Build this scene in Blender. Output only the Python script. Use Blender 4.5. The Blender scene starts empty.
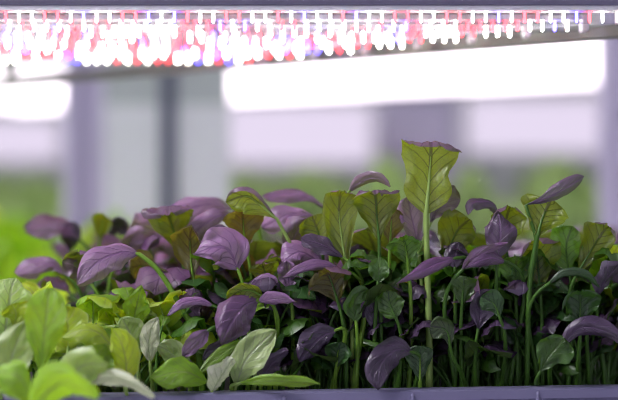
import bpy, math, random
from mathutils import Vector, Matrix, noise as mnoise
random.seed(7)
C = bpy.context.scene.collection
D, S0, HZ = 1.10, 0.0008, 200.0          # camera distance to y=0, metres per pixel there, horizon row

def W3(px, py, d):
    """picture point at depth d (mm behind the focus plane) -> world"""
    Y = d / 1000.0
    s = S0 * (D + Y) / D
    return Vector(((px - 309) * s, Y, (HZ - py) * s))

# ------------------------------------------------------------------ helpers
def prop(o, label=None, cat=None, group=None, kind=None):
    if label: o['label'] = label
    if cat: o['category'] = cat
    if group: o['group'] = group
    if kind: o['kind'] = kind
    return o

def link(name, me, mat=None, parent=None):
    o = bpy.data.objects.new(name, me)
    C.objects.link(o)
    if mat is not None and me is not None and len(me.materials) == 0:
        me.materials.append(mat)
    if parent is not None:
        o.parent = parent
    return o

def empty(name, loc=(0, 0, 0), rz=0.0):
    o = bpy.data.objects.new(name, None)
    o.empty_display_size = 0.02
    o.location = loc
    o.rotation_euler = (0, 0, rz)
    C.objects.link(o)
    return o

def copy_tree(o, parent=None):
    c = o.copy()
    C.objects.link(c)
    if parent is not None:
        c.parent = parent
    for ch in list(o.children):
        copy_tree(ch, c)
    return c

class MB:
    def __init__(s): s.v, s.f = [], []
    def box(s, x0, x1, y0, y1, z0, z1, b=0.0):
        n = len(s.v)
        if b <= 0:
            s.v += [Vector(p) for p in ((x0,y0,z0),(x1,y0,z0),(x1,y1,z0),(x0,y1,z0),(x0,y0,z1),(x1,y0,z1),(x1,y1,z1),(x0,y1,z1))]
            s.f += [tuple(n+i for i in q) for q in ((3,2,1,0),(4,5,6,7),(0,1,5,4),(1,2,6,5),(2,3,7,6),(3,0,4,7))]
            return s
        # bevelled prism along x: octagonal profile with inset end caps
        prof = [(y0+b,z0),(y1-b,z0),(y1,z0+b),(y1,z1-b),(y1-b,z1),(y0+b,z1),(y0,z1-b),(y0,z0+b)]
        cy, cz = (y0+y1)/2, (z0+z1)/2
        rings = [(x0,0.0),(x0+b,1.0),(x1-b,1.0),(x1,0.0)]
        for x, k in rings:
            for y, z in prof:
                sy = y if k else (y + (b if y < cy else -b))
                sz = z if k else (z + (b if z < cz else -b))
                s.v.append(Vector((x, sy, sz)))
        for r in range(3):
            for i in range(8):
                j = (i+1) % 8
                s.f.append((n+r*8+i, n+r*8+j, n+r*8+8+j, n+r*8+8+i))
        s.f.append(tuple(n+i for i in range(7,-1,-1)))
        s.f.append(tuple(n+24+i for i in range(8)))
        return s
    def tube(s, pts, rad, k=6, cap=True):
        n0 = len(s.v)
        pts = [Vector(p) for p in pts]
        T0 = (pts[1]-pts[0]).normalized()
        a = Vector((1,0,0)) if abs(T0.x) < .8 else Vector((0,1,0))
        u = (a - a.dot(T0)*T0).normalized()
        for i, p in enumerate(pts):
            T = (pts[min(i+1,len(pts)-1)] - pts[max(i-1,0)]).normalized()
            u = (u - u.dot(T)*T).normalized()
            w = T.cross(u)
            r = rad[i] if isinstance(rad, (list,tuple)) else rad
            for q in range(k):
                an = 2*math.pi*q/k
                s.v.append(p + r*(math.cos(an)*u + math.sin(an)*w))
        for i in range(len(pts)-1):
            for q in range(k):
                j = (q+1) % k
                s.f.append((n0+i*k+q, n0+i*k+j, n0+(i+1)*k+j, n0+(i+1)*k+q))
        if cap:
            s.f.append(tuple(n0+q for q in range(k-1,-1,-1)))
            s.f.append(tuple(n0+(len(pts)-1)*k+q for q in range(k)))
        return s
    def mesh(s, name, smooth=False):
        me = bpy.data.meshes.new(name)
        me.from_pydata([tuple(v) for v in s.v], [], s.f)
        me.update()
        if smooth:
            me.polygons.foreach_set('use_smooth', [True]*len(me.polygons))
        return me
    def build(s, name, mat, parent=None, smooth=False):
        return link(name, s.mesh(name, smooth), mat, parent)

# ------------------------------------------------------------------ materials
def new_mat(name):
    m = bpy.data.materials.new(name)
    m.use_nodes = True
    nt = m.node_tree
    nt.nodes.clear()
    out = nt.nodes.new('ShaderNodeOutputMaterial')
    return m, nt, out

def plain(name, col, rough=0.5, metal=0.0, noise=0.08, scale=40, bump=0.0):
    m, nt, out = new_mat(name)
    N, L = nt.nodes, nt.links
    b = N.new('ShaderNodeBsdfPrincipled')
    tc = N.new('ShaderNodeTexCoord')
    nz = N.new('ShaderNodeTexNoise'); nz.inputs['Scale'].default_value = scale; nz.inputs['Detail'].default_value = 4
    L.new(tc.outputs['Object'], nz.inputs['Vector'])
    mx = N.new('ShaderNodeMix'); mx.data_type = 'RGBA'
    mx.inputs[6].default_value = (*[c*(1-noise) for c in col], 1)
    mx.inputs[7].default_value = (*[min(1, c*(1+noise)) for c in col], 1)
    L.new(nz.outputs['Fac'], mx.inputs[0])
    L.new(mx.outputs[2], b.inputs['Base Color'])
    b.inputs['Roughness'].default_value = rough
    b.inputs['Metallic'].default_value = metal
    if bump:
        bp = N.new('ShaderNodeBump'); bp.inputs['Strength'].default_value = bump; bp.inputs['Distance'].default_value = 0.001
        L.new(nz.outputs['Fac'], bp.inputs['Height']); L.new(bp.outputs[0], b.inputs['Normal'])
    L.new(b.outputs[0], out.inputs[0])
    return m

def glow(name, col, strength):
    m, nt, out = new_mat(name)
    e = nt.nodes.new('ShaderNodeEmission')
    e.inputs[0].default_value = (*col, 1); e.inputs[1].default_value = strength
    nt.links.new(e.outputs[0], out.inputs[0])
    return m

def clear_cover(name):
    m, nt, out = new_mat(name)
    N, L = nt.nodes, nt.links
    t = N.new('ShaderNodeBsdfTransparent'); t.inputs[0].default_value = (.93,.93,.95,1)
    g = N.new('ShaderNodeBsdfGlossy'); g.inputs['Roughness'].default_value = .18
    mx = N.new('ShaderNodeMixShader'); mx.inputs[0].default_value = .1
    L.new(t.outputs[0], mx.inputs[1]); L.new(g.outputs[0], mx.inputs[2]); L.new(mx.outputs[0], out.inputs[0])
    return m

def leaf_mat(name, top, under, trans, vein_top, vein_under, tr=0.5, rough=0.42, gloss=0.06, edge=None, nveins=6.0):
    """two-sided leaf blade: colour of the upper face, of the lower face and of the light that comes through"""
    m, nt, out = new_mat(name)
    N, L = nt.nodes, nt.links
    def math_(op, a, b=None, c=None):
        n = N.new('ShaderNodeMath'); n.operation = op
        for i, x in enumerate((a, b, c)):
            if x is None: continue
            if isinstance(x, (int, float)): n.inputs[i].default_value = x
            else: L.new(x, n.inputs[i])
        return n.outputs[0]
    def mixc(f, a, b):
        n = N.new('ShaderNodeMix'); n.data_type = 'RGBA'
        if isinstance(f, (int, float)): n.inputs[0].default_value = f
        else: L.new(f, n.inputs[0])
        for i, x in ((6, a), (7, b)):
            if isinstance(x, tuple): n.inputs[i].default_value = (*x, 1)
            else: L.new(x, n.inputs[i])
        return n.outputs[2]
    uv = N.new('ShaderNodeUVMap'); uv.uv_map = 'blade'
    sep = N.new('ShaderNodeSeparateXYZ'); L.new(uv.outputs[0], sep.inputs[0])
    tc = N.new('ShaderNodeTexCoord')
    nz = N.new('ShaderNodeTexNoise'); nz.inputs['Scale'].default_value = 45; nz.inputs['Detail'].default_value = 3
    L.new(tc.outputs['Object'], nz.inputs['Vector'])
    nf = N.new('ShaderNodeTexNoise'); nf.inputs['Scale'].default_value = 260; nf.inputs['Detail'].default_value = 3
    L.new(tc.outputs['Object'], nf.inputs['Vector'])
    u, v = sep.outputs[0], sep.outputs[1]
    s = math_('ABSOLUTE', math_('MULTIPLY', math_('SUBTRACT', u, .5), 2.0))
    wob = math_('MULTIPLY', math_('SUBTRACT', nz.outputs['Fac'], .5), .9)
    ph = math_('ADD', math_('SUBTRACT', math_('MULTIPLY', v, nveins), math_('MULTIPLY', math_('POWER', s, .8), 2.1)), wob)
    fr = math_('ABSOLUTE', math_('SUBTRACT', math_('FRACT', ph), .5))
    side = math_('SMOOTHSTEP', 0.39, .49, fr) if False else None
    mr = N.new('ShaderNodeMapRange'); mr.interpolation_type = 'SMOOTHSTEP'
    mr.inputs[1].default_value = .40; mr.inputs[2].default_value = .49
    L.new(fr, mr.inputs[0])
    fade = math_('SUBTRACT', 1.0, math_('MULTIPLY', s, .75))
    sidev = math_('MULTIPLY', mr.outputs[0], fade)
    mr2 = N.new('ShaderNodeMapRange'); mr2.interpolation_type = 'SMOOTHSTEP'
    mr2.inputs[1].default_value = .085; mr2.inputs[2].default_value = .03
    L.new(s, mr2.inputs[0])
    vein = math_('MINIMUM', math_('ADD', sidev, mr2.outputs[0]), 1.0)
    net = N.new('ShaderNodeTexVoronoi'); net.feature = 'DISTANCE_TO_EDGE'; net.inputs['Scale'].default_value = 230
    L.new(tc.outputs['Object'], net.inputs['Vector'])
    mr3 = N.new('ShaderNodeMapRange'); mr3.inputs[1].default_value = .10; mr3.inputs[2].default_value = .0
    L.new(net.outputs['Distance'], mr3.inputs[0])
    vein_f = math_('MINIMUM', math_('ADD', vein, math_('MULTIPLY', mr3.outputs[0], .22)), 1.0)
    mott = math_('MULTIPLY', math_('SUBTRACT', nz.outputs['Fac'], .35), .9)
    rnd = N.new('ShaderNodeObjectInfo').outputs['Random']
    def vary(col):
        d = mixc(mott, col, tuple(c*.62 for c in col))
        h = N.new('ShaderNodeHueSaturation')
        L.new(d, h.inputs['Color'])
        L.new(math_('ADD', .80, math_('MULTIPLY', rnd, .4)), h.inputs['Value'])
        return h.outputs[0]
    ctop = mixc(math_('MULTIPLY', vein_f, .75), vary(top), vein_top)
    cund = mixc(math_('MULTIPLY', vein_f, .85), vary(under), vein_under)
    ctr = mixc(math_('MULTIPLY', vein_f, .7), vary(trans), tuple(c*.25 for c in trans))
    if edge:
        mr4 = N.new('ShaderNodeMapRange'); mr4.inputs[1].default_value = .86; mr4.inputs[2].default_value = 1.0
        L.new(s, mr4.inputs[0])
        ctop = mixc(math_('MULTIPLY', mr4.outputs[0], .7), ctop, edge)
        cund = mixc(math_('MULTIPLY', mr4.outputs[0], .7), cund, edge)
    geo = N.new('ShaderNodeNewGeometry')
    col = mixc(geo.outputs['Backfacing'], ctop, cund)
    bump = N.new('ShaderNodeBump'); bump.inputs['Strength'].default_value = .7; bump.inputs['Distance'].default_value = .0012
    hgt = math_('ADD', math_('MULTIPLY', nf.outputs['Fac'], .35), math_('MULTIPLY', math_('SUBTRACT', 1.0, vein), .8))
    L.new(hgt, bump.inputs['Height'])
    dif = N.new('ShaderNodeBsdfDiffuse'); L.new(col, dif.inputs[0]); L.new(bump.outputs[0], dif.inputs['Normal'])
    trn = N.new('ShaderNodeBsdfTranslucent'); L.new(ctr, trn.inputs[0])
    mx = N.new('ShaderNodeMixShader'); mx.inputs[0].default_value = tr
    L.new(dif.outputs[0], mx.inputs[1]); L.new(trn.outputs[0], mx.inputs[2])
    gl = N.new('ShaderNodeBsdfGlossy'); gl.inputs['Roughness'].default_value = rough
    L.new(bump.outputs[0], gl.inputs['Normal'])
    mg = N.new('ShaderNodeMixShader'); mg.inputs[0].default_value = gloss
    L.new(mx.outputs[0], mg.inputs[1]); L.new(gl.outputs[0], mg.inputs[2])
    L.new(mg.outputs[0], out.inputs[0])
    return m

def stalk_mat(name, col, tr=.35):
    m, nt, out = new_mat(name)
    N, L = nt.nodes, nt.links
    tc = N.new('ShaderNodeTexCoord')
    nz = N.new('ShaderNodeTexNoise'); nz.inputs['Scale'].default_value = 70
    L.new(tc.outputs['Object'], nz.inputs['Vector'])
    mx = N.new('ShaderNodeMix'); mx.data_type = 'RGBA'
    mx.inputs[6].default_value = (*[c*.75 for c in col], 1); mx.inputs[7].default_value = (*[min(1,c*1.2) for c in col], 1)
    L.new(nz.outputs['Fac'], mx.inputs[0])
    b = N.new('ShaderNodeBsdfPrincipled')
    L.new(mx.outputs[2], b.inputs['Base Color']); b.inputs['Roughness'].default_value = .4
    b.inputs['Subsurface Weight'].default_value = 0.0
    t = N.new('ShaderNodeBsdfTranslucent'); L.new(mx.outputs[2], t.inputs[0])
    ms = N.new('ShaderNodeMixShader'); ms.inputs[0].default_value = tr
    L.new(b.outputs[0], ms.inputs[1]); L.new(t.outputs[0], ms.inputs[2]); L.new(ms.outputs[0], out.inputs[0])
    return m

PV = (.035,.012,.03)
M = {
 # purple upper side, olive underside
 'lilac':  leaf_mat('leaf_lilac',  (.35,.155,.38), (.19,.25,.025), (.22,.33,.015), (.24,.10,.27), PV, gloss=.09, tr=.36),
 'purple': leaf_mat('leaf_purple', (.18,.055,.21), (.15,.20,.02), (.22,.32,.015), (.36,.18,.37), PV, gloss=.09, tr=.4),
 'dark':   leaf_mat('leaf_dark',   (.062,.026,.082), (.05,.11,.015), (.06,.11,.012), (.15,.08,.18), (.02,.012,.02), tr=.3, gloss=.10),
 'plum':   leaf_mat('leaf_plum',   (.12,.042,.15), (.12,.19,.015), (.16,.30,.012), (.24,.12,.27), PV, gloss=.09, tr=.36),
 'bronze': leaf_mat('leaf_bronze', (.20,.075,.19), (.15,.14,.02), (.25,.23,.015), (.12,.05,.11), (.06,.02,.03), gloss=.07),
 'olive':  leaf_mat('leaf_olive',  (.23,.08,.26), (.19,.26,.015), (.30,.43,.008), (.15,.06,.15), PV, tr=.52, gloss=.07),
 'green':  leaf_mat('leaf_green',  (.06,.18,.012), (.09,.23,.015), (.16,.38,.01), (.16,.30,.05), (.04,.10,.015), gloss=.07),
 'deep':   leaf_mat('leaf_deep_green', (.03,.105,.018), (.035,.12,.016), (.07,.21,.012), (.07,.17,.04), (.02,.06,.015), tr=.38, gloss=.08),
 'lime':   leaf_mat('leaf_lime',   (.46,.64,.02), (.48,.66,.03), (.66,.85,.015), (.60,.74,.14), (.48,.66,.12), edge=(.62,.75,.25), gloss=.06),
 'fresh':  leaf_mat('leaf_fresh',  (.26,.50,.02), (.30,.52,.03), (.42,.70,.015), (.44,.64,.12), (.32,.55,.08), gloss=.06),
 'cream':  leaf_mat('leaf_cream',  (.84,.86,.62), (.80,.84,.54), (.5,.7,.2), (.52,.66,.28), (.48,.6,.24), tr=.28, gloss=.08),
 'pale':   leaf_mat('leaf_pale_green', (.50,.66,.22), (.52,.66,.22), (.4,.66,.06), (.58,.70,.36), (.55,.66,.3), edge=(.66,.76,.45), gloss=.08),
 'far':    leaf_mat('leaf_haze_tinted_green', (.44,.60,.24), (.44,.60,.24), (.40,.56,.2), (.5,.62,.3), (.3,.42,.2), gloss=.03),  # distance haze painted into the lettuce green: paler, less saturated
 'stalk':  stalk_mat('stalk_green', (.24,.45,.05)),
 'stalk_shaded': stalk_mat('stalk_shaded_green', (.09,.22,.03)),  # darker copy of the stalk green, shade painted into the colour
 'stalkl': stalk_mat('stalk_lime', (.42,.60,.16)),
 'tray':   plain('lavender_plastic', (.17,.16,.27), .34, noise=.06, scale=25),
 'soil':   plain('dark_growing_mat', (.03,.028,.025), .9, noise=.5, scale=120, bump=.6),
 'steel':  plain('grey_painted_steel', (.20,.19,.24), .45),
 'beam':   plain('slate_purple_paint', (.25,.23,.34), .5),
 'rail':   plain('grey_green_metal', (.30,.32,.27), .4),
 'white':  plain('white_enamel', (.75,.74,.78), .35),
 'board':  plain('circuit_board_grey', (.62,.58,.66), .5),
 'dark_post': plain('dark_blue_grey_post', (.055,.06,.10), .5),
 'panel':  plain('pale_grey_panel', (.50,.51,.54), .55),
 'header': plain('grey_green_panel', (.30,.33,.33), .55),
 'mid_post': plain('dull_purple_post', (.24,.21,.33), .5),
 'lav':    plain('lavender_post', (.40,.36,.50), .5),
 'cover':  clear_cover('clear_led_cover'),
 'w': glow('led_white', (1,.99,.88), 16), 'r': glow('led_red', (1,.035,.045), 8), 'b': glow('led_blue', (.10,.08,1), 13),
 'bw': glow('far_led_white', (1,.88,.98), 2.2),
 'lamp': glow('fill_lamp_white', (.97,.95,1), 24),  # glow of the added out-of-view fill lamps
 'pnl': glow('far_light_panel', (.90,.80,1.0), .42),
}

# ------------------------------------------------------------------ leaves
PROF = {
 'spoon': [(0,.05),(.10,.16),(.25,.46),(.45,.84),(.64,1),(.80,.93),(.91,.68),(.97,.38),(1,.05)],
 'fan':   [(0,.06),(.18,.30),(.40,.66),(.62,.92),(.80,1),(.91,.86),(.97,.6),(1,.30)],
 'oval':  [(0,.06),(.10,.42),(.28,.84),(.48,1),(.68,.90),(.85,.60),(.95,.27),(1,.02)],
 'point': [(0,.06),(.12,.55),(.30,.95),(.42,1),(.62,.76),(.82,.40),(.95,.12),(1,.01)],
 'lobed': [(0,.06),(.08,.40),(.17,.68),(.27,.78),(.36,.72),(.45,.66),(.55,.74),(.68,.92),(.80,1),(.92,1.0),(.97,.93),(1,.72)],
 'bent':  [(0,.08),(.16,.52),(.36,.95),(.50,1),(.70,.72),(.88,.50),(.96,.34),(1,.12)],
 'round': [(0,.08),(.08,.45),(.25,.84),(.50,1),(.75,.88),(.90,.58),(.97,.3),(1,.04)],
}
def prof(name, v):
    P = PROF[name]
    for (a, wa), (b, wb) in zip(P, P[1:]):
        if v <= b:
            t = (v-a)/(b-a)
            return wa + (wb-wa)*t
    return P[-1][1]

def spline(pts, n):
    pts = [Vector(p) for p in pts]
    if len(pts) == 2:
        pts = [pts[0], (pts[0]+pts[1])/2, pts[1]]
    E = [2*pts[0]-pts[1]] + pts + [2*pts[-1]-pts[-2]]
    dense = []
    for i in range(1, len(E)-2):
        p0, p1, p2, p3 = E[i-1:i+3]
        for k in range(16):
            t = k/16
            dense.append(.5*((2*p1)+(p2-p0)*t+(2*p0-5*p1+4*p2-p3)*t*t+(3*p1-p0-3*p2+p3)*t**3))
    dense.append(pts[-1])
    cum = [0]
    for a, b in zip(dense, dense[1:]): cum.append(cum[-1]+(b-a).length)
    out, j = [], 0
    for i in range(n):
        t = cum[-1]*i/(n-1)
        while j < len(cum)-2 and cum[j+1] < t: j += 1
        d = max(cum[j+1]-cum[j], 1e-9)
        out.append(dense[j].lerp(dense[j+1], min(1, (t-cum[j])/d)))
    return out

def sstep(a, b, x):
    t = max(0, min(1, (x-a)/(b-a))); return t*t*(3-2*t)

def blade_mesh(mid, width, R, pf='spoon', cup=.25, cl=0., cr=0., ruf=.045, seed=0, nv=20, nu=8):
    rg = random.Random(seed)
    P = spline(mid, nv)
    R = Vector(R)
    Sd = None
    verts, faces, uvs = [], [], []
    nv_side = 6.0
    ph1, ph2, ph3 = rg.random()*6.28, rg.random()*6.28, rg.random()*6.28
    fq = rg.uniform(1.6, 2.8)
    normals = []
    for j in range(nv):
        T = (P[min(j+1,nv-1)]-P[max(j-1,0)]).normalized()
        base = R if Sd is None else Sd
        Sd = (base - base.dot(T)*T).normalized()
        Nn = Sd.cross(T)
        normals.append(Nn)
        v = j/(nv-1)
        for sgn in (-1, 1):
            pass
        wob = 1 + .05*math.sin(7*v+ph3)
        h = width/2*prof(pf, v)
        row = []
        for sgn in (-1, 1):
            x = z = 0.
            pts = []
            hh = h*(wob if sgn > 0 else 2-wob)
            curl = cl if sgn < 0 else cr
            for k in range(1, nu+1):
                a = (k-.5)/nu
                th = cup*a*1.3 + curl*sstep(.34, .74, a)
                x += math.cos(th)*hh/nu; z += math.sin(th)*hh/nu
                a1 = k/nu
                rr = ruf*width*a1**2.2*math.sin(6.28*fq*v+(ph1 if sgn < 0 else ph2))*min(1, v*4)
                q = Vector((sgn*a1*1.7+seed*3.1, v*3.2, seed*1.7))
                warp = width*(.12*mnoise.noise(q) + .07*mnoise.noise(q*2.3))*min(1, a1*1.6)*min(1, v*4)
                edge = width*.045*mnoise.noise(Vector((seed*2.3+sgn, v*6.5, 4.2)))*a1**3*min(1, v*3)
                puck = width*.03*math.sin(6.28*(nv_side*v-1.9*a1))*math.sin(3.14*min(1, a1*1.05))
                pts.append(P[j] + Sd*(sgn*(x+edge)) + Nn*(z+rr+warp+puck))
            row.append(pts)
        for p in reversed(row[0]): verts.append(p)
        verts.append(P[j])
        for p in row[1]: verts.append(p)
        for k in range(2*nu+1): uvs.append((k/(2*nu), v))
    n = 2*nu+1
    for j in range(nv-1):
        for k in range(n-1):
            faces.append((j*n+k, j*n+k+1, (j+1)*n+k+1, (j+1)*n+k))
    me = bpy.data.meshes.new('leaf')
    me.from_pydata([tuple(v) for v in verts], [], faces)
    uvl = me.uv_layers.new(name='blade')
    for lp in me.loops: uvl.data[lp.index].uv = uvs[lp.vertex_index]
    me.polygons.foreach_set('use_smooth', [True]*len(me.polygons))
    me.update()
    return me, P, normals

def add_leaf(plant, mid, width, R, mat, root, pf='spoon', cup=.25, cl=0., cr=0., ruf=.03, seed=0,
             stalk='stalk', via=None, r0=.0022, r1=.0013, nv=20, nu=8, rise=.45):
    """blade + its stalk; all points in world space, the plant's empty sits at its foot"""
    off = plant.location
    me, P, nn = blade_mesh([Vector(p)-off for p in mid], width, R, pf, cup, cl, cr, ruf, seed, nv, nu)
    lf = link('leaf', me, M[mat], plant)
    A = P[0]; t0 = (P[1]-P[0]).normalized()
    B = Vector(root)-off
    if via:
        path = spline([B]+[Vector(p)-off for p in via]+[A], 16)
    else:
        d = (A-B).length
        c1 = B + Vector((0,0,1))*d*rise; c2 = A - t0*d*.33
        path = []
        for i in range(14):
            t = i/13
            path.append((1-t)**3*B+3*(1-t)**2*t*c1+3*(1-t)*t*t*c2+t**3*A)
    rad = [r0+(r1-r0)*i/(len(path)-1) for i in range(len(path))]
    k = int(nv*.72)
    for j in range(1, k, 2):
        f = 1-j/k
        rr_ = r1*(.12+.75*f); path.append(P[j]-nn[j]*(rr_*1.0+.0001)); rad.append(rr_)
    st = MB().tube(path, rad, 6).build('leaf_stalk', M[stalk], lf, True)
    return lf

# ------------------------------------------------------------------ tray (yawed a little: its far end recedes)
SOIL = -.168
TY = math.radians(6.5)
TRAY_O = Vector((-.02, -.030, 0))
def tray_pt(a, b, z):      # a along the front edge, b to the back
    return Vector((TRAY_O.x + a*math.cos(TY) - b*math.sin(TY), TRAY_O.y + a*math.sin(TY) + b*math.cos(TY), z))
def front_y(x): return TRAY_O.y + (x-TRAY_O.x)*math.tan(TY)

tray = empty('grow_tray', tray_pt(0, 0, -.208), TY)
prop(tray, 'long lavender grey plastic grow tray holding all the purple and lime plants', 'tray')
def tray_shell():
    mb = MB()
    x0, x1, y0, y1 = -.46, .46, 0, .43
    profile = [(.012,0),(.004,.030),(.0,.046),(-.010,.048),(-.012,.052),(-.011,.0585),(-.008,.060),(.003,.060),(.006,.058),(.007,.050),(.014,.012),(.020,.008)]
    def ring(off, z):
        r = max(.004, .018-off)
        pts = []
        for cx, cy, a0 in ((x0+off+r, y0+off+r, 180), (x1-off-r, y0+off+r, 270), (x1-off-r, y1-off-r, 0), (x0+off+r, y1-off-r, 90)):
            for q in range(5):
                an = math.radians(a0+q*22.5)
                pts.append((cx+r*math.cos(an), cy+r*math.sin(an), z))
        return pts
    n = 20
    for off, z in profile:
        mb.v += [Vector(p) for p in ring(off, z)]
    for i in range(len(profile)-1):
        for q in range(n):
            j = (q+1) % n
            mb.f.append((i*n+q, i*n+j, (i+1)*n+j, (i+1)*n+q))
    mb.f.append(tuple(range(n-1,-1,-1)))
    mb.f.append(tuple((len(profile)-1)*n+q for q in range(n)))
    return mb
tray_shell().build('shell', M['tray'], tray, False)
for i in range(9):
    x = -.40 + i*.1
    rb = MB().box(x-.0016, x+.0016, -.0135, .002, .012, .0575, .0012).build('rib', M['tray'], tray)
mat_o = MB().box(-.436, .436, .022, .406, .0085, .040, .004).build('growing_mat', M['soil'])
mat_o.location = tray.location; mat_o.rotation_euler = (0, 0, TY)
prop(mat_o, 'dark growing mat lying inside the lavender tray under the stalks', 'growing mat')

# ------------------------------------------------------------------ generic small plants (filling)
def rand_leaf(rg, plant, root, az, reach, height, blen, bw, mat, stalk, droop, pf, seed, nv=12, nu=4):
    dr = Vector((math.cos(az), math.sin(az), 0))
    A = Vector(root)+dr*reach+Vector((0,0,height))
    tip = A + dr*blen*rg.uniform(.45,.8)+Vector((0,0,blen*(.75-droop)))
    mid = A.lerp(tip, .5)+Vector((0,0,blen*(.12+.25*droop)))
    side = Vector((-math.sin(az), math.cos(az), 0))
    # upper face points up / inwards
    return add_leaf(plant, [A, mid, tip], bw, -side, mat, root, pf, rg.uniform(-.5,.35), rg.uniform(-.8,.2), rg.uniform(-.8,.2), .05, seed,
                    stalk, None, .0016, .001, nv, nu, rg.uniform(.2,.55))

def proto_plant(seed, name, mats, stalk, hmin, hmax, nl, blade=(.034,.052)):
    rg = random.Random(seed)
    p = empty(name, (0,0,0))
    a0 = rg.random()*6.28
    for i in range(nl):
        h = rg.uniform(hmin, hmax)
        bl = rg.uniform(*blade)
        rand_leaf(rg, p, (0.002*math.cos(i), .002*math.sin(i), 0), a0+i*2.4+rg.uniform(-.5,.5), rg.uniform(.008,.035), h, bl, bl*rg.uniform(.72,.98),
                  rg.choice(mats), stalk, rg.uniform(0,.95), rg.choice(['spoon','spoon','fan','oval']), seed*31+i)
    return p

# ------------------------------------------------------------------ the plants one can single out
X1, XB = (1,0,0), (-1,0,0)
HERO = []
def H(label, mid, w, R, mat, root, **k): HERO.append((label, mid, w, R, mat, root, k))
# label, midrib in picture px + depth mm (blade foot -> tip), width px, side axis, look, root (px, depth mm)
H('blurred plum plant standing apart at the back by the lime bed', [(80,240,150),(60,226,146),(24,227,150)], 30, (0,.35,1), 'purple', (92,175), cup=-.3)
H('blurred plant with a near-black leaf behind the plum one', [(70,252,165),(70,236,150),(75,222,150)], 22, (1,.2,0), 'dark', (78,180))
H('blurred plant with a green wedge leaf under grey screen', [(100,242,140),(102,226,135),(106,217,128),(112,222,118)], 26, XB, 'olive', (100,150))
H('blurred plant with dusky leaf next to the green wedge leaf', [(130,236,130),(119,226,128),(108,230,120)], 24, (.2,-.3,1), 'dark', (130,140))
H('plant with a broad pink leaf laid flat before the grey screen', [(150,250,110),(150,235,100),(128,228,85)], 40, (.3,-.4,1), 'lilac', (152,120), cup=-.3)
H('plant with soft pink leaf beside the folded olive leaf', [(120,258,90),(132,244,85),(160,238,80)], 34, (-.1,.4,-1), 'lilac', (118,100), cup=-.4)
H('blurred violet plant low behind the lime leaves', [(66,275,80),(48,264,80),(14,272,75)], 24, (0,.5,1), 'purple', (76,95), cup=-.3)
H('violet plant tucked beneath the long lilac leaf', [(92,285,40),(78,268,40),(62,262,38)], 28, (.1,.5,1), 'purple', (98,60))
H('plant whose long lilac leaf arches over on a bowed green stalk', [(139,254,-10),(122,252,-16),(98,262,-24),(77,285,-30)], 38, (-.25,.45,1), 'lilac', (205,0), pf='oval', cup=-.30, cr=-.4, ruf=.035, via=[(196,340,-2),(178,302,-4),(158,270,-8)], r0=.0032, r1=.0018)
H('plant with olive fan leaf under a rolled purple lip', [(180,252,50),(174,232,50),(169,215,46),(168,206,36),(168,215,26)], 54, (-1,.05,-.1), 'olive', (184,62), pf='fan', cup=-.15)
H('plant with wide mauve leaf spread behind the two olive fans', [(236,210,85),(212,204,75),(186,210,66),(166,220,58)], 30, (0,.6,1), 'lilac', (240,100), cup=-.35)
H('plant with pink leaf edge running to the domed olive leaf', [(238,214,62),(218,216,50),(198,230,44),(186,244,40)], 26, (-.1,.3,1), 'lilac', (243,80), cup=-.4)
H('plant with domed olive leaf hanging from a slanting lime stalk', [(277,219,10),(262,206,10),(246,196,10),(226,202,12)], 38, (-.5,.1,-.9), 'olive', (318,30), pf='spoon', cup=-.25, cl=-2.0, via=[(312,320,20),(300,265,15)], stalk='stalkl')
H('plant with brown-green shield leaf below the domed leaf', [(247,250,25),(244,234,25),(243,218,22),(242,210,14)], 42, XB, 'bronze', (255,40), pf='fan', cup=-.1)
H('plant with tall olive-brown leaf arched like a hood', [(194,282,15),(191,258,18),(190,238,14),(192,227,4)], 40, (-1,.25,0), 'bronze', (196,20), pf='spoon', cup=-.3)
H('plant with black-purple leaf rolled behind the pink pointed leaf', [(240,262,30),(228,240,28),(210,230,24)], 28, (.3,-.1,1), 'dark', (246,40), cup=-.5)
H('plant with dusty pink kite-shaped leaf pointing sideways', [(238,270,-8),(229,250,-10),(214,247,-12),(193,254,-14)], 52, (.2,.25,1), 'lilac', (250,0), pf='point', cup=-.55, cl=-.3, cr=.5, ruf=.07)
H('plant with lime cupped leaf open like a mouth', [(262,296,-22),(250,290,-26),(238,292,-26),(227,301,-22)], 27, (-.1,.3,-1), 'olive', (268,-2), pf='round', cup=-.9)
H('plant with violet crest leaf above the lime cupped leaf', [(248,286,-16),(262,280,-18),(278,282,-20)], 18, (0,.4,-1), 'lilac', (258,0), cup=-.8)
H('plant with drooping magenta leaf below the lime cupped leaf', [(258,300,-24),(245,306,-32),(232,322,-38),(221,344,-40)], 44, (.3,.4,1), 'purple', (275,-4), pf='oval', cup=-.25, ruf=.05)
H('plant with pale pink pointed leaf beside the magenta one', [(258,302,-24),(274,299,-30),(297,302,-34)], 18, (0,.5,-1), 'lilac', (268,0), pf='point', cup=-.4)
H('plant with a small square olive leaf in the middle', [(268,285,6),(265,272,4),(262,264,0)], 32, (-1,.1,.1), 'olive', (270,10), pf='fan')
H('plant with rosy rounded leaf next to the square olive leaf', [(290,288,-4),(288,274,-4),(286,261,-8)], 22, (1,.2,0), 'lilac', (292,6), pf='round')
H('plant with long lavender leaf stretched towards the twin stalks', [(345,270,-8),(322,264,-14),(300,268,-18),(282,278,-20)], 18, (0,.5,1), 'lilac', (352,2), pf='oval', cup=-.7)
H('plant with olive umbrella leaf over the bare stalks', [(338,302,-12),(333,286,-14),(328,274,-18),(322,270,-26)], 56, (-1,0,.15), 'bronze', (346,-2), pf='fan', cup=-.5)
H('plant with near-black violet leaf pointing at the lime stalk', [(344,258,0),(325,246,-2),(301,238,-4)], 24, (0,.5,1), 'dark', (352,10), cup=-.4)
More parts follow.
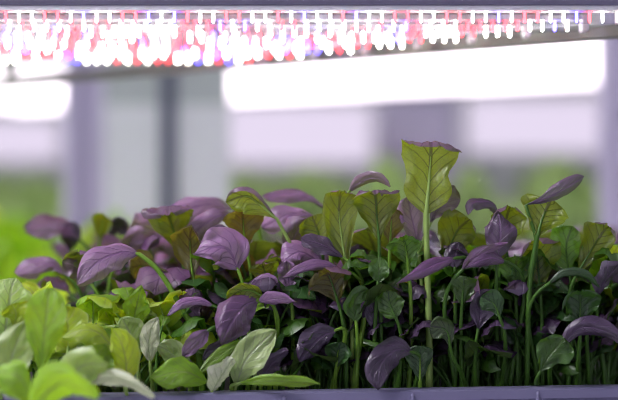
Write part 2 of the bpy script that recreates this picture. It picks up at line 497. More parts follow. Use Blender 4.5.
H('plant with speckled rose leaf low behind the lime stalk', [(320,262,14),(300,252,8),(282,262,4)], 32, (0,.45,1), 'lilac', (325,25), pf='round', cup=-.4)
H('blurred plant with mauve leaf band at the top behind the lime stalk', [(330,212,80),(305,195,75),(262,196,70)], 20, (0,.8,1), 'purple', (335,95), cup=-.3)
H('blurred plant with orchid leaf below the mauve band', [(316,216,58),(290,214,54),(262,228,50)], 26, (0,.45,1), 'lilac', (325,70), cup=-.5)
H('plant with upright orchid leaf beside the slim olive leaf', [(302,262,34),(294,240,32),(306,218,28)], 34, (1,.2,0), 'purple', (305,42), cup=-.3)
H('plant with yellow-green leaf half hidden by the slim olive leaf', [(322,252,24),(318,232,24),(312,216,22)], 40, XB, 'olive', (325,34), pf='fan')
H('plant with slim olive leaf standing straight beside the veined fan', [(347,272,6),(342,240,8),(339,215,8),(340,195,4),(342,191,-4)], 38, (-1,0,0), 'olive', (352,10), pf='fan', cup=-.15, ruf=.02, stalk='stalkl')
H('plant with violet leaf tip curled like a beak above the veined fan', [(349,192,12),(358,183,9),(372,178,3),(382,180,-1),(390,187,-4)], 15, (0,.35,-1), 'purple', (356,20), pf='round', cup=-.5, ruf=.02)
H('plant with dark-veined fan leaf beside the curled beak', [(379,240,-2),(377,218,0),(376,200,-2),(375,190,-10),(376,194,-18)], 56, (-1,0,0), 'olive', (383,0), pf='fan', cup=-.12, via=[(381,330,0),(380,280,-2)])
H('plant with rust-orange leaf peeping behind the veined fan', [(390,244,14),(391,226,14),(392,208,12)], 28, XB, 'bronze', (394,22))
H('tallest plant with broad olive leaf held above all others', [(426,214,-4),(428,192,-3),(430,168,-4),(431,148,-8),(431,142,-14),(431,147,-19)], 62, (-1,0,0), 'olive', (430,4), pf='lobed', cup=.1, ruf=.03, via=[(429,330,0),(427,262,-2)], r0=.0030, r1=.0022, stalk='stalkl')
H('plant with two violet leaves behind the tallest stalk', [(418,250,16),(415,232,18),(411,214,18),(408,196,16)], 30, (1,.2,-.1), 'lilac', (418,22), pf='spoon', cup=.2, stalk='stalkl', ruf=.07,
  more=[([(430,224,16),(436,212,16),(445,200,16),(455,186,12)], 26, (.8,.1,-.7), 'purple', dict(pf='spoon', cup=.3, ruf=.12))])
H('plant with round leaf-green leaf before the tallest stalk', [(408,266,-8),(406,250,-9),(404,240,-12),(403,236,-18)], 40, (-1,0,0), 'green', (410,-2), pf='fan', cup=-.15)
H('plant with olive leaf leaning over the dusky round leaf', [(444,262,24),(450,246,24),(458,230,22),(470,219,14)], 46, (-1,0,-.5), 'olive', (446,32), pf='fan', cup=-.15)
H('plant with dusky round leaf under the leaning olive leaf', [(455,268,2),(455,256,2),(459,242,2)], 24, (1,.1,0), 'dark', (456,6), pf='round')
H('plant with hooked leaf rimmed in violet above the veined one', [(500,222,14),(495,206,14),(484,201,8),(471,204,2),(468,216,0)], 18, (0,.6,1), 'plum', (508,22), pf='oval', cup=-1.0)
H('plant with leaf-green shield behind the dusky veined leaf', [(500,262,12),(502,238,12),(507,216,10),(510,206,4)], 46, (-1,0,-.2), 'olive', (506,16), pf='fan', cup=-.25)
H('plant with dusky veined oval leaf facing the aisle', [(498,258,-8),(500,240,-10),(500,224,-9),(498,212,-4)], 36, (1,0,0), 'plum', (502,-2), pf='oval', cup=-.4)
H('plant with slim lavender leaf crossing below the veined oval', [(462,270,-14),(480,255,-18),(508,243,-20)], 18, (0,.4,-1), 'purple', (458,-2), pf='point', cup=-.6)
H('plant with dark-bellied lilac leaf beneath the slim lavender one', [(506,262,-10),(488,258,-18),(462,269,-22)], 24, (0,.2,1), 'purple', (512,0), pf='point', cup=-.9)
H('plant with long rose leaf slanting down from the tallest stalk', [(456,258,-12),(436,264,-22),(416,274,-30),(396,284,-34)], 26, (.2,.5,1), 'purple', (462,-2), pf='point', cup=-.5)
H('plant with bent leaf folded purple along its raised edge', [(537,237,-4),(541,222,-2),(547,208,-2),(551,200,-4)], 54, (-.85,0,.25), 'olive', (530,2), pf='fan', cup=-.1, via=[(528,330,0),(530,280,-2)], r1=.002,
  more=[([(526,205,-5),(545,199,-9),(566,188,-11),(584,176,-9)], 20, (0,.35,-1), 'plum', dict(pf='spoon', cup=-.75, ruf=.03, via=[(528,330,1),(531,280,0),(537,245,-2),(531,222,-3)]))])
H('plant with pair-like green leaf at the tray end', [(578,272,8),(590,252,8),(603,232,6),(609,226,0)], 44, (-1,0,-.4), 'olive', (578,36), pf='fan', cup=-.3)
H('plant with shadowed green leaf beside the pair-like one', [(570,276,16),(566,248,16),(572,226,14)], 40, (-1,.6,0), 'green', (568,22), pf='spoon')
H('plant with broad olive leaf behind the bent leaf stalk', [(540,290,14),(538,268,16),(536,248,14),(534,240,8)], 50, XB, 'olive', (542,22), pf='fan', cup=-.2)
H('plant with olive leaf filling the gap before the bent stalk', [(516,290,10),(516,270,10),(517,256,6)], 40, XB, 'green', (518,18), pf='fan')
H('plant with dark arc leaf bridging two stalks at the end', [(548,284,-18),(566,274,-20),(586,276,-20),(600,288,-18)], 14, (0,.4,-1), 'deep', (544,-2), pf='oval', cup=-.8)
H('plant with dark square leaf edged in slate purple', [(580,328,-12),(580,310,-14),(580,296,-18),(580,291,-28)], 46, XB, 'deep', (582,0), pf='fan', cup=-.2)
H('plant with flat mid-green leaf low beside the rim', [(540,372,-20),(548,358,-22),(558,346,-24),(564,338,-26)], 38, (.8,-.1,.6), 'green', (546,0), pf='spoon', cup=.15)
H('plant with slate purple leaf at the very tray end', [(596,300,-4),(606,280,-8),(622,262,-12)], 34, (.6,.3,.4), 'dark', (594,8), cup=-.3)
H('plant with bright green leaf between the slate leaves', [(606,268,24),(612,256,24),(618,246,20)], 24, XB, 'lime', (606,28))
H('plant with thin grey-edged leaf bowed near the rim', [(560,350,-14),(580,328,-18),(608,332,-20),(624,344,-20)], 24, (0,.3,-1), 'dark', (556,0), pf='oval', cup=-.5)
H('plant with dull olive tongue leaf in mid row', [(396,318,-14),(390,304,-15),(388,290,-16)], 28, (-1,.1,0), 'green', (398,-4), pf='round')
H('plant with glossy green scoop leaf beside the twin stalks', [(356,322,-10),(354,304,-14),(362,292,-16),(370,290,-16)], 22, (1,.3,-.2), 'green', (356,-2), pf='oval', cup=.6)
H('plant with blue-black leaf standing behind the scoop leaf', [(375,330,0),(376,306,0),(384,284,-2)], 28, (1,.2,0), 'dark', (374,6), pf='oval')
H('plant with coin-shaped green leaf on the veined fan stalk', [(378,282,-14),(379,270,-16),(380,257,-16)], 22, (1,0,0), 'green', (374,-2), pf='round')
H('plant with green funnel leaf low among the bare stalks', [(336,368,-14),(338,352,-18),(340,342,-22)], 34, (-1,0,.1), 'deep', (336,-4), pf='fan', cup=-.5)
H('plant with torn dark violet leaf low among the bare stalks', [(336,330,-22),(318,340,-28),(300,362,-30)], 34, (.6,.3,1), 'dark', (330,-6), pf='oval', cup=-.3, ruf=.08)
H('plant with inky leaf hanging down onto the rim', [(412,352,-26),(396,350,-34),(380,366,-38),(378,390,-40)], 34, (.5,.3,1), 'dark', (414,-8), pf='oval', cup=-.3, ruf=.06)
H('plant with grey-violet flag leaf on a lone thin stalk', [(450,346,-20),(446,330,-24),(430,326,-26)], 26, (-.6,.2,-1), 'dark', (470,-4), pf='fan', cup=-.3)
H('plant with square shadowed leaf near the flag leaf', [(420,382,-16),(420,362,-18),(420,346,-22)], 28, XB, 'deep', (420,-6), pf='fan')
H('plant with olive diamond leaf under the dark-bellied leaf', [(462,306,-8),(463,292,-10),(464,276,-14)], 30, XB, 'green', (464,0), pf='fan')
H('plant with black-green leaf in the shade below the veined oval', [(478,330,-8),(482,310,-10),(492,290,-10)], 32, (1,.2,0), 'dark', (478,0))
H('plant with tiny green leaf in the shade beside the lone stalk', [(500,318,-14),(494,304,-16),(482,296,-18)], 26, (-.4,.2,-1), 'deep', (504,-4))
H('plant with narrow plum leaf low beside the cream leaf', [(209,330,-34),(200,338,-38),(182,356,-40)], 18, (.3,.3,1), 'purple', (214,-16), pf='oval', cup=-.2)
H('plant with smoky leaf tip under the magenta leaf', [(238,346,-22),(222,348,-28),(202,360,-32)], 18, (0,.4,1), 'dark', (246,-10), pf='oval')
H('plant with dark plum leaf low at the rim by the pale folded leaf', [(262,384,-32),(270,366,-36),(288,350,-36)], 28, (.8,.2,.6), 'dark', (268,-14), pf='oval', cup=-.2)
H('plant with arched leaf rimmed in pale pink by the bowed stalk', [(214,306,-18),(198,300,-22),(180,304,-26),(167,316,-28)], 15, (0,.5,1), 'lilac', (220,-6), pf='oval', cup=-.7)
H('plant with smoky rose leaf behind the arched pink rim', [(200,322,0),(192,306,-2),(194,288,-4)], 34, (1,.2,0), 'lilac', (203,6), cup=-.3)
H('plant with brown-violet leaf in the gap before the bowed stalk', [(150,300,30),(160,282,28),(172,272,24)], 36, (.8,.2,-.4), 'purple', (150,40))
H('plant with ochre underside beneath the bowed stalk', [(150,276,40),(142,266,40),(130,268,36)], 34, (-.6,.1,-.8), 'bronze', (156,50))

LIME = []
def G(label, mid, w, R, mat, root, **k): LIME.append((label, mid, w, R, mat, root, k))
G('green plant with one pointed leaf like a flame among the purple', [(133,324,-4),(137,304,-6),(142,285,-8)], 28, (1,.25,0), 'fresh', (134,2), pf='point', cup=.3)
G('green plant with round dusty leaf below the flame-shaped leaf', [(134,350,-20),(130,334,-24),(122,318,-28)], 34, (.9,-.2,.5), 'pale', (140,-16), pf='round', cup=-.4)
G('green plant with cream leaf held upright like a feather', [(150,362,-30),(149,344,-34),(152,328,-36),(158,317,-36)], 21, (1,.15,0), 'cream', (152,-26), pf='oval', cup=.25)
G('green plant with blistered pale leaf beside the upright cream leaf', [(184,372,-34),(172,354,-38),(158,346,-42)], 30, (.5,-.2,1), 'pale', (188,-26), pf='round', cup=-.4)
G('green plant with smooth leaf lying on the rim by the cream leaf', [(208,382,-40),(184,372,-52),(150,378,-60)], 34, (0,.75,1), 'fresh', (214,-22), pf='oval', cup=-.4)
G('green plant with cream leaf leaning on the tray rim', [(212,392,-42),(220,378,-46),(233,358,-46)], 34, (.7,.1,.5), 'cream', (214,-20), pf='oval', cup=-.3)
G('green plant with large pale folded leaf lit along its edge', [(236,386,-34),(244,364,-38),(256,348,-38),(276,330,-36)], 38, (.8,-.2,.6), 'pale', (240,-16), pf='oval', cup=.3, cl=-.8)
G('green plant with flat leaf along the rim under the plum leaf', [(238,384,-40),(268,381,-50),(320,384,-52)], 16, (0,.7,-1), 'fresh', (238,-14), pf='oval', cup=-.3)
G('green plant with slim blade leaf by the narrow plum leaf', [(246,340,-26),(228,350,-32),(198,374,-36)], 15, (0,.3,1), 'fresh', (252,-12), pf='oval')
G('lime plant with crinkled leaf folded like a tent', [(126,386,-60),(126,360,-66),(120,340,-68),(112,328,-66)], 32, (1,.2,0), 'lime', (130,-36), pf='oval', cup=-.5)
G('lime plant with yellow leaf arching behind the tent leaf', [(118,356,-46),(100,334,-54),(82,330,-58),(62,338,-58)], 36, (0,.5,1), 'lime', (122,-30), pf='oval', cup=-.4)
G('lime plant with tall spoon leaf standing upright', [(40,376,-92),(43,345,-96),(47,312,-96),(49,287,-90)], 42, (1,.15,0), 'fresh', (44,-48), pf='spoon', cup=.15, r1=.0024)
G('lime plant with big pale leaf at the picture edge', [(4,340,-40),(8,310,-44),(12,286,-44),(16,278,-40)], 50, (1,.2,0), 'pale', (4,-34), pf='round', cup=.25)
G('lime plant with curly yellow leaf inside the big pale leaf', [(14,326,-52),(16,314,-54),(12,304,-56)], 30, (1,.1,0), 'lime', (16,-36), pf='fan', ruf=.12)
G('lime plant with leaf tucked behind the spoon leaf', [(68,348,-46),(68,326,-50),(66,306,-50)], 44, (1,.1,-.1), 'lime', (70,-36), pf='round', cup=.2)
G('lime plant with dull rounded leaf before the tent leaf', [(68,386,-96),(82,366,-104),(108,364,-108)], 42, (-.2,.5,-1), 'pale', (64,-50), pf='round', cup=-.3)
G('lime plant with white glossy leaf spilling over the rim', [(88,384,-92),(108,378,-102),(132,384,-108),(154,398,-110)], 20, (0,.8,-1), 'cream', (84,-44), pf='oval', cup=-.3)
G('lime plant with blurred leaf at the lower corner', [(34,404,-130),(18,376,-140),(-12,372,-144)], 44, (.2,.5,1), 'fresh', (40,-54), pf='oval', cup=-.4)
G('lime plant with blurred broad leaf lowest of the lime ones', [(30,412,-138),(60,384,-150),(98,398,-156)], 46, (-.1,.6,-1), 'fresh', (30,-56), pf='oval', cup=-.4)
G('lime plant with grey-ribbed leaf beside the spoon leaf', [(2,388,-84),(14,350,-92),(26,322,-92)], 42, (.9,.1,-.3), 'pale', (4,-46), pf='oval', cup=.3)
G('lime plant with leaf under the yellow arching one', [(92,376,-66),(98,356,-70),(106,344,-72)], 40, (1,.1,0), 'fresh', (90,-40), pf='oval')

def rootw(px, d):
    Y = d/1000.; x = (px-309)*S0*(D+Y)/D
    Y = max(Y, front_y(x)+.026)
    return Vector((x, Y, SOIL))

def build_hero(entry, name, cat, group, low_mats, stalkname, idx):
    label, mid, w, R, mat, root, k = entry
    k = dict(k)
    rp = rootw(*root)
    p = empty(name, rp)
    prop(p, label, cat, group)
    sc = S0*(D+mid[0][2]/1000.)/D
    via = k.pop('via', None); more = k.pop('more', [])
    if via: via = [W3(*q) for q in via]
    st = k.pop('stalk', stalkname)
    rc = random.Random(idx*13+5)
    k.setdefault('cl', rc.uniform(-1.0, .4)); k.setdefault('cr', rc.uniform(-1.0, .4)); k.setdefault('ruf', rc.uniform(.04, .09))
    add_leaf(p, [W3(*q) for q in mid], w*sc, R, mat, rp, seed=idx*17+3, via=via, stalk=st, **k)
    for mm, ww, RR, mt, kk in more:
        kk = dict(kk)
        if 'via' in kk: kk['via'] = [W3(*q) for q in kk['via']]
        add_leaf(p, [W3(*q) for q in mm], ww*sc, RR, mt, rp, seed=idx*17+9, stalk=st, **kk)
    rg = random.Random(idx*5+1)
    for i in range(rg.choice((1, 2, 2))):      # short young leaves at the foot of the same plant
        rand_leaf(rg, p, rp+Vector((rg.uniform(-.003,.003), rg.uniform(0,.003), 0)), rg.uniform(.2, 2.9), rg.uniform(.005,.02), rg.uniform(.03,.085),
                  rg.uniform(.026,.038), rg.uniform(.02,.03), rg.choice(low_mats), 'stalk_shaded', rg.uniform(.1,.9), 'spoon', idx*7+i)
    return p
for i, e in enumerate(HERO):
    build_hero(e, 'purple_salad_plant', 'salad plant', 'purple-leaved plants in the tray', ['dark','deep','green','dark','bronze'], 'stalk_shaded' if (e[5][0] > 440 or i % 3 == 0) else 'stalk', i)  # right-hand plants get the stalks with shade painted in
for i, e in enumerate(LIME):
    build_hero(e, 'green_salad_plant', 'salad plant', 'green-leaved plants in the tray', ['fresh','lime','fresh'], 'stalkl', 500+i)

# filling: plants nothing tells apart
def scatter(protos, spots, name, label, group):
    for i, (x, y, s, rz) in enumerate(spots):
        src = protos[i % len(protos)]
        o = src if (i < len(protos)) else copy_tree(src)
        o.location = (x, y, SOIL); o.rotation_euler = (0, 0, rz); o.scale = (s, s, s)
        prop(o, label, 'salad plant', group)
rg = random.Random(11)
back_p = [proto_plant(200+i, 'purple_salad_plant', ['purple','lilac','purple','olive','dark'], 'stalk_shaded', .075, .115, 5) for i in range(7)]
spots = []
for r, Y in enumerate((.075, .115, .155, .20, .25, .30, .345)):
    n = 11
    for c in range(n):
        px = 110 + (618+60-110)*(c+.5*(r % 2)+rg.uniform(-.3,.3))/n
        y = Y+rg.uniform(-.015,.015)
        x = (px-309)*S0*(D+y)/D
        if y > front_y(x)+.39: continue
        spots.append((x, y, rg.uniform(.85, 1.05), rg.random()*6.28))
scatter(back_p, spots, 'purple_salad_plant', 'purple-leaved plant crowded in the deep rows behind the sharp ones', 'purple plants in the deep rows')
mid_p = [proto_plant(300+i, 'purple_salad_plant', ['dark','deep','purple','green','bronze','green','olive'], 'stalk_shaded', .05, .122, 5, (.036,.056)) for i in range(6)]
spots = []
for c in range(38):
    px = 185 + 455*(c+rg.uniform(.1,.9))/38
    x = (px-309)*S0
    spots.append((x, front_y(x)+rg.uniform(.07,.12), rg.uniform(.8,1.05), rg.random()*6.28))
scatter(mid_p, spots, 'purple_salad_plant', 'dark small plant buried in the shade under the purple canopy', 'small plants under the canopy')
fr_p = []
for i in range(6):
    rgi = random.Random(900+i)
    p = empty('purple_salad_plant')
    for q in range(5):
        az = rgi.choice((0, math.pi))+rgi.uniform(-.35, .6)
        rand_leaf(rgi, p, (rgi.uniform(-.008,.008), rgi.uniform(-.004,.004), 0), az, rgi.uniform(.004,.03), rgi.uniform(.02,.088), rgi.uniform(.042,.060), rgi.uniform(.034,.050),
                  rgi.choice(['deep','dark','green','deep','dark']), 'stalk_shaded', rgi.uniform(0,.9), 'spoon', 990+i*4+q)
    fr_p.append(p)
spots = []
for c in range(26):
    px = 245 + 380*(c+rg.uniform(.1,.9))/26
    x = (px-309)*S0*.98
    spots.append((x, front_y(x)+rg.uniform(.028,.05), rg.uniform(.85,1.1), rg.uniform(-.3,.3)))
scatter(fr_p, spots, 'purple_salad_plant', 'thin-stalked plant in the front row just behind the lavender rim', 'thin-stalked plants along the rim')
cn_p = []
for i in range(7):
    rgi = random.Random(1900+i)
    p = empty('purple_salad_plant')
    for q in range(4):
        az = rgi.choice((0, math.pi))+rgi.uniform(-.5, .5)
        rand_leaf(rgi, p, (rgi.uniform(-.006,.006), rgi.uniform(-.004,.004), 0), az, rgi.uniform(.002,.022), rgi.uniform(.035,.10), rgi.uniform(.048,.066), rgi.uniform(.038,.054),
                  rgi.choice(['green','deep','dark','olive','plum','green']), 'stalk_shaded', rgi.uniform(.1,.95), rgi.choice(['spoon','fan','round']), 1990+i*4+q, 16, 6)
    cn_p.append(p)
spots = []
for c in range(27):
    px = 300 + 330*(c+rg.uniform(.1,.9))/27
    x = (px-309)*S0
    spots.append((x, front_y(x)+rg.uniform(.034,.062), rg.uniform(.9,1.12), rg.uniform(-.4,.4)))
scatter(cn_p, spots, 'purple_salad_plant', 'leafy plant with mixed green and plum leaves filling the middle of the canopy', 'leafy plants in the middle canopy')
lm_p = [proto_plant(400+i, 'green_salad_plant', ['lime','fresh','lime','pale'], 'stalkl', .03, .07, 5, (.034,.05)) for i in range(4)]
spots = []
for c in range(16):
    px = -30 + 210*(c+rg.uniform(0,1))/16
    x = (px-309)*S0
    spots.append((x, front_y(x)+rg.uniform(.03,.10), rg.uniform(.85,1.1), rg.random()*6.28))
scatter(lm_p, spots, 'green_salad_plant', 'low lime plant packed beneath the taller lime leaves', 'low lime plants in the tray corner')

# ------------------------------------------------------------------ the rack the tray stands on
rack = empty('grow_rack', (0, .2, -.9))
prop(rack, 'slate grey steel grow rack with the tray on its deck', 'rack')
def rk(mb, name, mat):
    for v in mb.v: v -= Vector((0, .2, -.9))
    return mb.build(name, M[mat], rack)
ZL = .1515                                   # underside of the upper shelf's front beam
rk(MB().box(-.80, .80, -.10, .52, -.235, -.2085, .004), 'lower_deck', 'steel')
for x in (-.80, .76):
    for y in (-.10, .50):
        rk(MB().box(x, x+.04, y, y+.04, -.9, .40, .003), 'upright', 'steel')
rk(MB().box(-.79, .79, -.012, .012, ZL+.0035, ZL+.06, .003), 'front_beam', 'beam')
# oblique side rail of the lamp carrier
ra, rb_ = Vector((.36, .000, 0)), Vector((-.40, .618, 0))
dirr = (rb_-ra).normalized(); nr = Vector((dirr.y, -dirr.x, 0))
mb = MB()
mb.box(0, (rb_-ra).length, -.006, .006, 0, .012, .002)
Rm = Matrix(((dirr.x, -dirr.y, 0), (dirr.y, dirr.x, 0), (0, 0, 1)))
for v in mb.v:
    q = Rm @ v; v.x, v.y, v.z = q.x+ra.x, q.y+ra.y, q.z+.1385
rk(mb, 'side_rail', 'rail')
# carrier sheet above the lamps, cut off along the rail
mb = MB()
poly = [(-.79,.012),(.345,.012),(-.29,.528),(-.79,.528)]
for z in (ZL+.012, ZL+.016):
    for x, y in poly: mb.v.append(Vector((x, y, z)))
mb.f += [(3,2,1,0),(4,5,6,7),(0,1,5,4),(1,2,6,5),(2,3,7,6),(3,0,4,7)]
rk(mb, 'lamp_carrier', 'rail')
for t in (.06, .5, .93):
    q = ra.lerp(rb_, t)
    rk(MB().box(q.x-.022, q.x-.010, q.y-.006, q.y+.006, .148, ZL+.013), 'rail_bracket', 'rail')

# ------------------------------------------------------------------ LED bars under the upper shelf
ORD = ['frontmost', 'second', 'third', 'fourth', 'fifth', 'sixth', 'seventh', 'eighth', 'ninth', 'tenth']
FRONT = 'wrbwwrrwwrrwwbwrrwwbrwbwrbwwrrwgwwrbwwrbbwrrwwrrwbwwrrbwbrwwrrwwrwbw'.replace('g', 'w')
chip_me = {}
for k in 'wrb':
    mb = MB()
    # small domed emitter seen edge-on
    n = 8
    for z, r in ((0, .0011), (-.0078, .0011), (-.0086, .0008), (-.0090, .0003)):
        for q in range(n):
            mb.v.append(Vector((r*math.cos(2*math.pi*q/n), r*math.sin(2*math.pi*q/n), z)))
    for i in range(3):
        for q in range(n):
            j = (q+1) % n
            mb.f.append((i*n+j, i*n+q, (i+1)*n+q, (i+1)*n+j))
    mb.f.append(tuple(range(n))); mb.f.append(tuple(3*n+q for q in range(n-1,-1,-1)))
    me = mb.mesh('light_chip', True); me.materials.append(M[k]); chip_me[k] = me
ROWS = [0.0, .055, .095, .135, .178, .222, .268, .318]
BARS = [(Y, .246 if i == 0 else .228-(Y-.055)*1.06, '%s LED light bar from the front under the upper shelf' % ORD[i]) for i, Y in enumerate(ROWS)]
for ri, (Y, xr, lab) in enumerate(BARS):
    x0 = -.70
    L_ = xr-x0
    bar = empty('led_light_bar', (x0, Y, ZL))
    prop(bar, lab, 'grow light', 'LED bars above the tray')
    MB().box(0, L_, -.008, .008, .0005, .0035, .0008).build('housing', M['white'], bar)
    MB().box(.004, L_-.004, -.0055, .0055, -.0008, .0005).build('circuit_board', M['board'], bar)
    for yy in (-.0072, .0072):
        MB().box(0, L_, yy-.0008, yy+.0008, -.0008, .0006, .0003).build('cover_rim', M['white'], bar)
    # clear half-round cover
    mb = MB(); K = 8
    for x in (0, L_):
        for q in range(K+1):
            an = math.pi*q/K
            mb.v.append(Vector((x, -.0075*math.cos(an), -.0008-.0098*math.sin(an))))
    for q in range(K): mb.f.append((q, q+1, K+2+q, K+1+q))
    cv = mb.build('clear_cover', M['cover'], bar, True)
    mb = MB().box(L_, L_+.006, -.008, .008, -.0106, .0035, .001); mb.build('end_cap', M['white'], bar)
    if ri:   # hangers up to the carrier
        for t in (.1, .5, .9):
            MB().box(L_*t-.003, L_*t+.003, -.003, .003, .0035, .0125).build('hanger', M['rail'], bar)
    n = min(90, int(L_/.0105))
    rgl = random.Random(40+ri)
    for c in range(n):
        k = FRONT[c % len(FRONT)] if ri == 0 else rgl.choice('wwwwwrrrb')
        o = bpy.data.objects.new('light_chip', chip_me[k]); C.objects.link(o); o.parent = bar
        o.location = (.006+(L_-.012)*(c+.5)/n, 0, -.0008)

# ------------------------------------------------------------------ the far rack across the aisle (turned 31 degrees)
AY = math.radians(-31)
P0 = Vector((-.15, 1.94, 0))
ea = Vector((math.cos(AY), math.sin(AY), 0)); eb = Vector((-math.sin(AY), math.cos(AY), 0))
def far(a, b, z): return P0+ea*a+eb*b+Vector((0,0,z))
frk = empty('grow_rack', far(0, .7, -1.1), AY)
prop(frk, 'blurred white grow rack across the aisle with lettuce beds', 'rack')
def fk(x0,x1,y0,y1,z0,z1,name,mat,b=.004):
    return MB().box(x0,x1,y0-.7,y1-.7,z0+1.1,z1+1.1,b).build(name, M[mat], frk)
fk(-1.7,2.0, 0,1.45, -.20,-.17, 'bed_deck','white')
fk(-1.7,2.0, 0,.02, -.17,-.13, 'bed_lip','white')
fk(-1.7,2.0, 0,1.45, .335,.36, 'upper_deck','white')
fk(-1.7,2.0, -.02,0, .32,.40, 'front_beam','rail')
for a in (-1.66, .47, 1.96):
    fk(a-.04,a+.04, 1.46,1.54, -1.1,1.0, 'upright','lav')
for a in (-1.66, 1.96):
    fk(a-.03,a+.03, -.08,-.02, -1.1,1.0, 'upright','lav')
for r in range(7):
    b = .06+r*.155
    o = empty('led_light_bar', far(-1.6, b, .325), AY)
    prop(o, 'blurred LED bar in the %s row of the far rack' % ORD[r], 'grow light', 'LED bars of the far rack')
    MB().box(0, 3.5, -.02, .02, 0, .0095, .002).build('housing', M['white'], o)
    MB().box(.01, 3.49, -.015, .015, -.012, 0, .003).build('diffuser', M['bw'], o)

# lettuces on the far rack
def lettuce(seed, looks):
    rgi = random.Random(seed)
    p = empty('lettuce')
    for i in range(9):
        az = i*2.4+rgi.uniform(-.3,.3); f = i/9
        dr = Vector((math.cos(az), math.sin(az), 0)); sd = Vector((-math.sin(az), math.cos(az), 0))
        L1 = .13-.05*f
        A = dr*.012+Vector((0,0,.012+.02*f))
        md = dr*(L1*.5*(1.1-f))+Vector((0,0,.07+.05*f)); tp = dr*(L1*(1.05-f))+Vector((0,0,.085+.085*f))
        me, P, nn = blade_mesh([A, md, tp], .105-.03*f, -sd, 'round', .35, 0, 0, .09, seed*9+i, 8, 3)
        lf = link('leaf', me, M[rgi.choice(looks)], p)
    MB().tube([(0,0,0),(0,0,.02),(0,0,.045)], [.012,.011,.006], 7).build('stem', M['stalkl'], p)
    return p
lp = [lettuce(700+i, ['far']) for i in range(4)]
lq = [lettuce(720+i, ['lime','fresh','fresh']) for i in range(4)]
k = 0
for r in range(6):
    for c in range(15):
        src = lp[k % 4]
        o = src if k < 4 else copy_tree(src)
        o.location = far(-1.55+c*.205+.1*(r % 2), .12+r*.22, -.17)
        o.rotation_euler = (0, 0, rg.random()*6.28); s = rg.uniform(1.0, 1.2); o.scale = (s, s, s*1.42)
        prop(o, 'blurred lettuce on the far rack', 'lettuce', 'lettuces on the far rack')
        k += 1

# near lime bed beyond the tray, seen soft at the picture edge
bed = empty('lettuce_bed_table', (-.62, .95, -1.1))
prop(bed, 'low white bed table behind the tray carrying soft lime lettuces', 'table')
MB().box(-.42, .42, -.25, .35, .86, .90, .004).build('top', M['white'], bed)
for x in (-.38, .38):
    for y in (-.22, .32):
        MB().box(x-.02, x+.02, y-.02, y+.02, 0, .86, .003).build('leg', M['steel'], bed)
for r in range(3):
    for c in range(5):
        q = r*5+c
        o = lq[q] if q < 4 else copy_tree(lq[q % 4])
        o.location = (-.98+c*.17, .78+r*.2, -.20); s = rg.uniform(1.0, 1.2); o.scale = (s, s, s); o.rotation_euler = (0, 0, rg.random()*6.28)
        prop(o, 'soft lime lettuce on the low bed table behind the plum plant', 'lettuce', 'lettuces on the low bed table')

# grey panel screen
SX, SY = -.29, 1.40
scr = empty('panel_screen', (SX, SY, -1.1))
prop(scr, 'blurred grey panel screen with dark upright posts behind the plants', 'screen')
def sx(px): return (px-309)*S0*(D+SY)/D - SX
for x0, x1 in ((105, 161), (177, 230)):
    MB().box(sx(x0), sx(x1), -.008, .008, .05, 1.272).build('panel', M['panel'], scr)
    MB().box(sx(x0), sx(x1), -.008, .008, 1.272, 2.0).build('header_panel', M['header'], scr)
MB().box(sx(64), sx(77), -.012, .012, 0, 2.02, .003).build('post', M['lav'], scr)
MB().box(sx(77), sx(91), -.016, .016, 0, 2.02, .003).build('post', M['mid_post'], scr)
MB().box(sx(91), sx(105), -.012, .012, 0, 2.02, .003).build('post', M['lav'], scr)
MB().box(sx(161), sx(177), -.016, .016, 0, 2.02, .003).build('post', M['dark_post'], scr)

# column between the lit panels and the end column
for px, w, lab, mt in ((417, 78, 'blurred lavender column between the two far light panels', 'lav'), (620, 38, 'blurred lavender column past the second light panel', 'lav')):
    Y = 1.25 if px > 600 else 3.6
    s = S0*(D+Y)/D
    o = empty('column', ((px-309)*s, Y, -1.1))
    prop(o, lab, 'column')
    MB().box(-w*s/2, w*s/2, -.04, .04, 0, 2.3, .01).build('shaft', M[mt], o)
    MB().box(-w*s/2-.02, w*s/2+.02, -.06, .06, 0, .04, .006).build('foot', M['steel'], o)

# far light panels on stands
for (x0, x1, y0, y1, lab) in ((225, 372, 104, 163, 'blurred glowing light panel nearer the grey screen'), (468, 604, 98, 152, 'blurred glowing light panel nearer the end column'),
                              (-30, 58, 120, 160, 'blurred glowing light panel beyond the lime bed')):
    Y = 4.7; s = S0*(D+Y)/D
    xc = ((x0+x1)/2-309)*s; hw = (x1-x0)*s/2; z0, z1 = (HZ-y1)*s, (HZ-y0)*s
    o = empty('light_panel', (xc, Y, -1.1))
    prop(o, lab, 'light panel', 'far light panels')
    MB().box(-hw, hw, -.012, 0, z0+1.1, z1+1.1, .004).build('diffuser', M['pnl'], o)
    MB().box(-hw-.02, hw+.02, 0, .03, z0+1.08, z1+1.12, .004).build('back_case', M['white'], o)
    for x in (-hw*.8, hw*.8):
        MB().box(x-.02, x+.02, 0.003, .027, 0, z0+1.09, .004).build('leg', M['steel'], o)

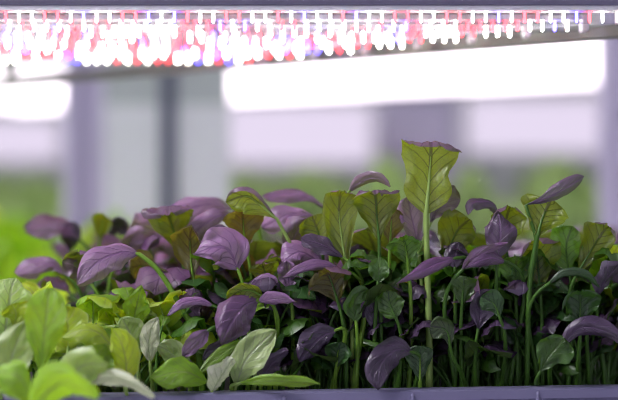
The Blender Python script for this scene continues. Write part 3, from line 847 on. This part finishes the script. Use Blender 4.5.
# ------------------------------------------------------------------ the room
def struct(name, mb, mat):
    o = mb.build(name, mat); o['kind'] = 'structure'; return o
struct('floor', MB().box(-5, 5, -2.5, 6, -1.15, -1.1), plain('grey_floor', (.30,.30,.31), .4, scale=6))
struct('wall_back', MB().box(-5, 5, 6, 6.1, -1.15, 2.6), plain('pale_lavender_wall', (.42,.44,.42), .7, scale=3))
struct('added_wall_front', MB().box(-5, 5, -2.6, -2.5, -1.15, 2.6), plain('dim_grey_wall', (.46,.44,.56), .7, scale=3))  # unseen wall behind the camera, added to cut the front light
struct('ceiling', MB().box(-5, 5, -2.5, 6.1, 2.6, 2.7), plain('white_ceiling', (.6,.6,.62), .7, scale=3))

w = bpy.data.worlds.new('room_air'); bpy.context.scene.world = w; w.use_nodes = True
bg = w.node_tree.nodes['Background']
bg.inputs[0].default_value = (.62,.61,.70,1); bg.inputs[1].default_value = .7

for x, y, lab in ((-1.6, .75, 'added fill lamp over the far aisle on the screen side'), (.9, .75, 'added fill lamp over the far aisle on the column side'),
                  (-1.5, -.85, 'added fill lamp hanging over the near aisle on the lime plants side')):
    o = empty('fill_lamp', (x, y, 2.6 if y > 0 else 1.25))  # out-of-view lamps added to brighten the screen and the plant fronts
    prop(o, lab, 'fill lamp', 'added aisle fill lamps')
    if y < 0:
        for hx in (-.6, .6): MB().tube([(hx,0,0),(hx,0,1.35)], .006).build('hanger', M['steel'], o)
    MB().box(-.75, .75, -.16, .16, -.06, 0, .01).build('housing', M['white'], o)
    MB().box(-.72, .72, -.13, .13, -.075, -.06, .006).build('diffuser', M['lamp'], o)

# ------------------------------------------------------------------ camera
cd = bpy.data.cameras.new('camera'); cam = bpy.data.objects.new('camera', cd); C.objects.link(cam)
cam.location = (0, -D, 0); cam.rotation_euler = (math.radians(90), 0, 0)
cd.sensor_width = 36; cd.lens = 36*D/(618*S0); cd.clip_start = .02; cd.clip_end = 50
cd.dof.use_dof = True; cd.dof.focus_distance = D-.012; cd.dof.aperture_fstop = 2.3
sc = bpy.context.scene
sc.camera = cam
sc.view_settings.view_transform = 'Standard'; sc.view_settings.look = 'None'
sc.view_settings.exposure = 1.1; sc.view_settings.gamma = 1.0; sc.view_settings.use_curve_mapping = False
sc.cycles.use_denoising = True
sc.cycles.filter_width = 1.0
sc.cycles.max_bounces = 10
sc.cycles.transparent_max_bounces = 12
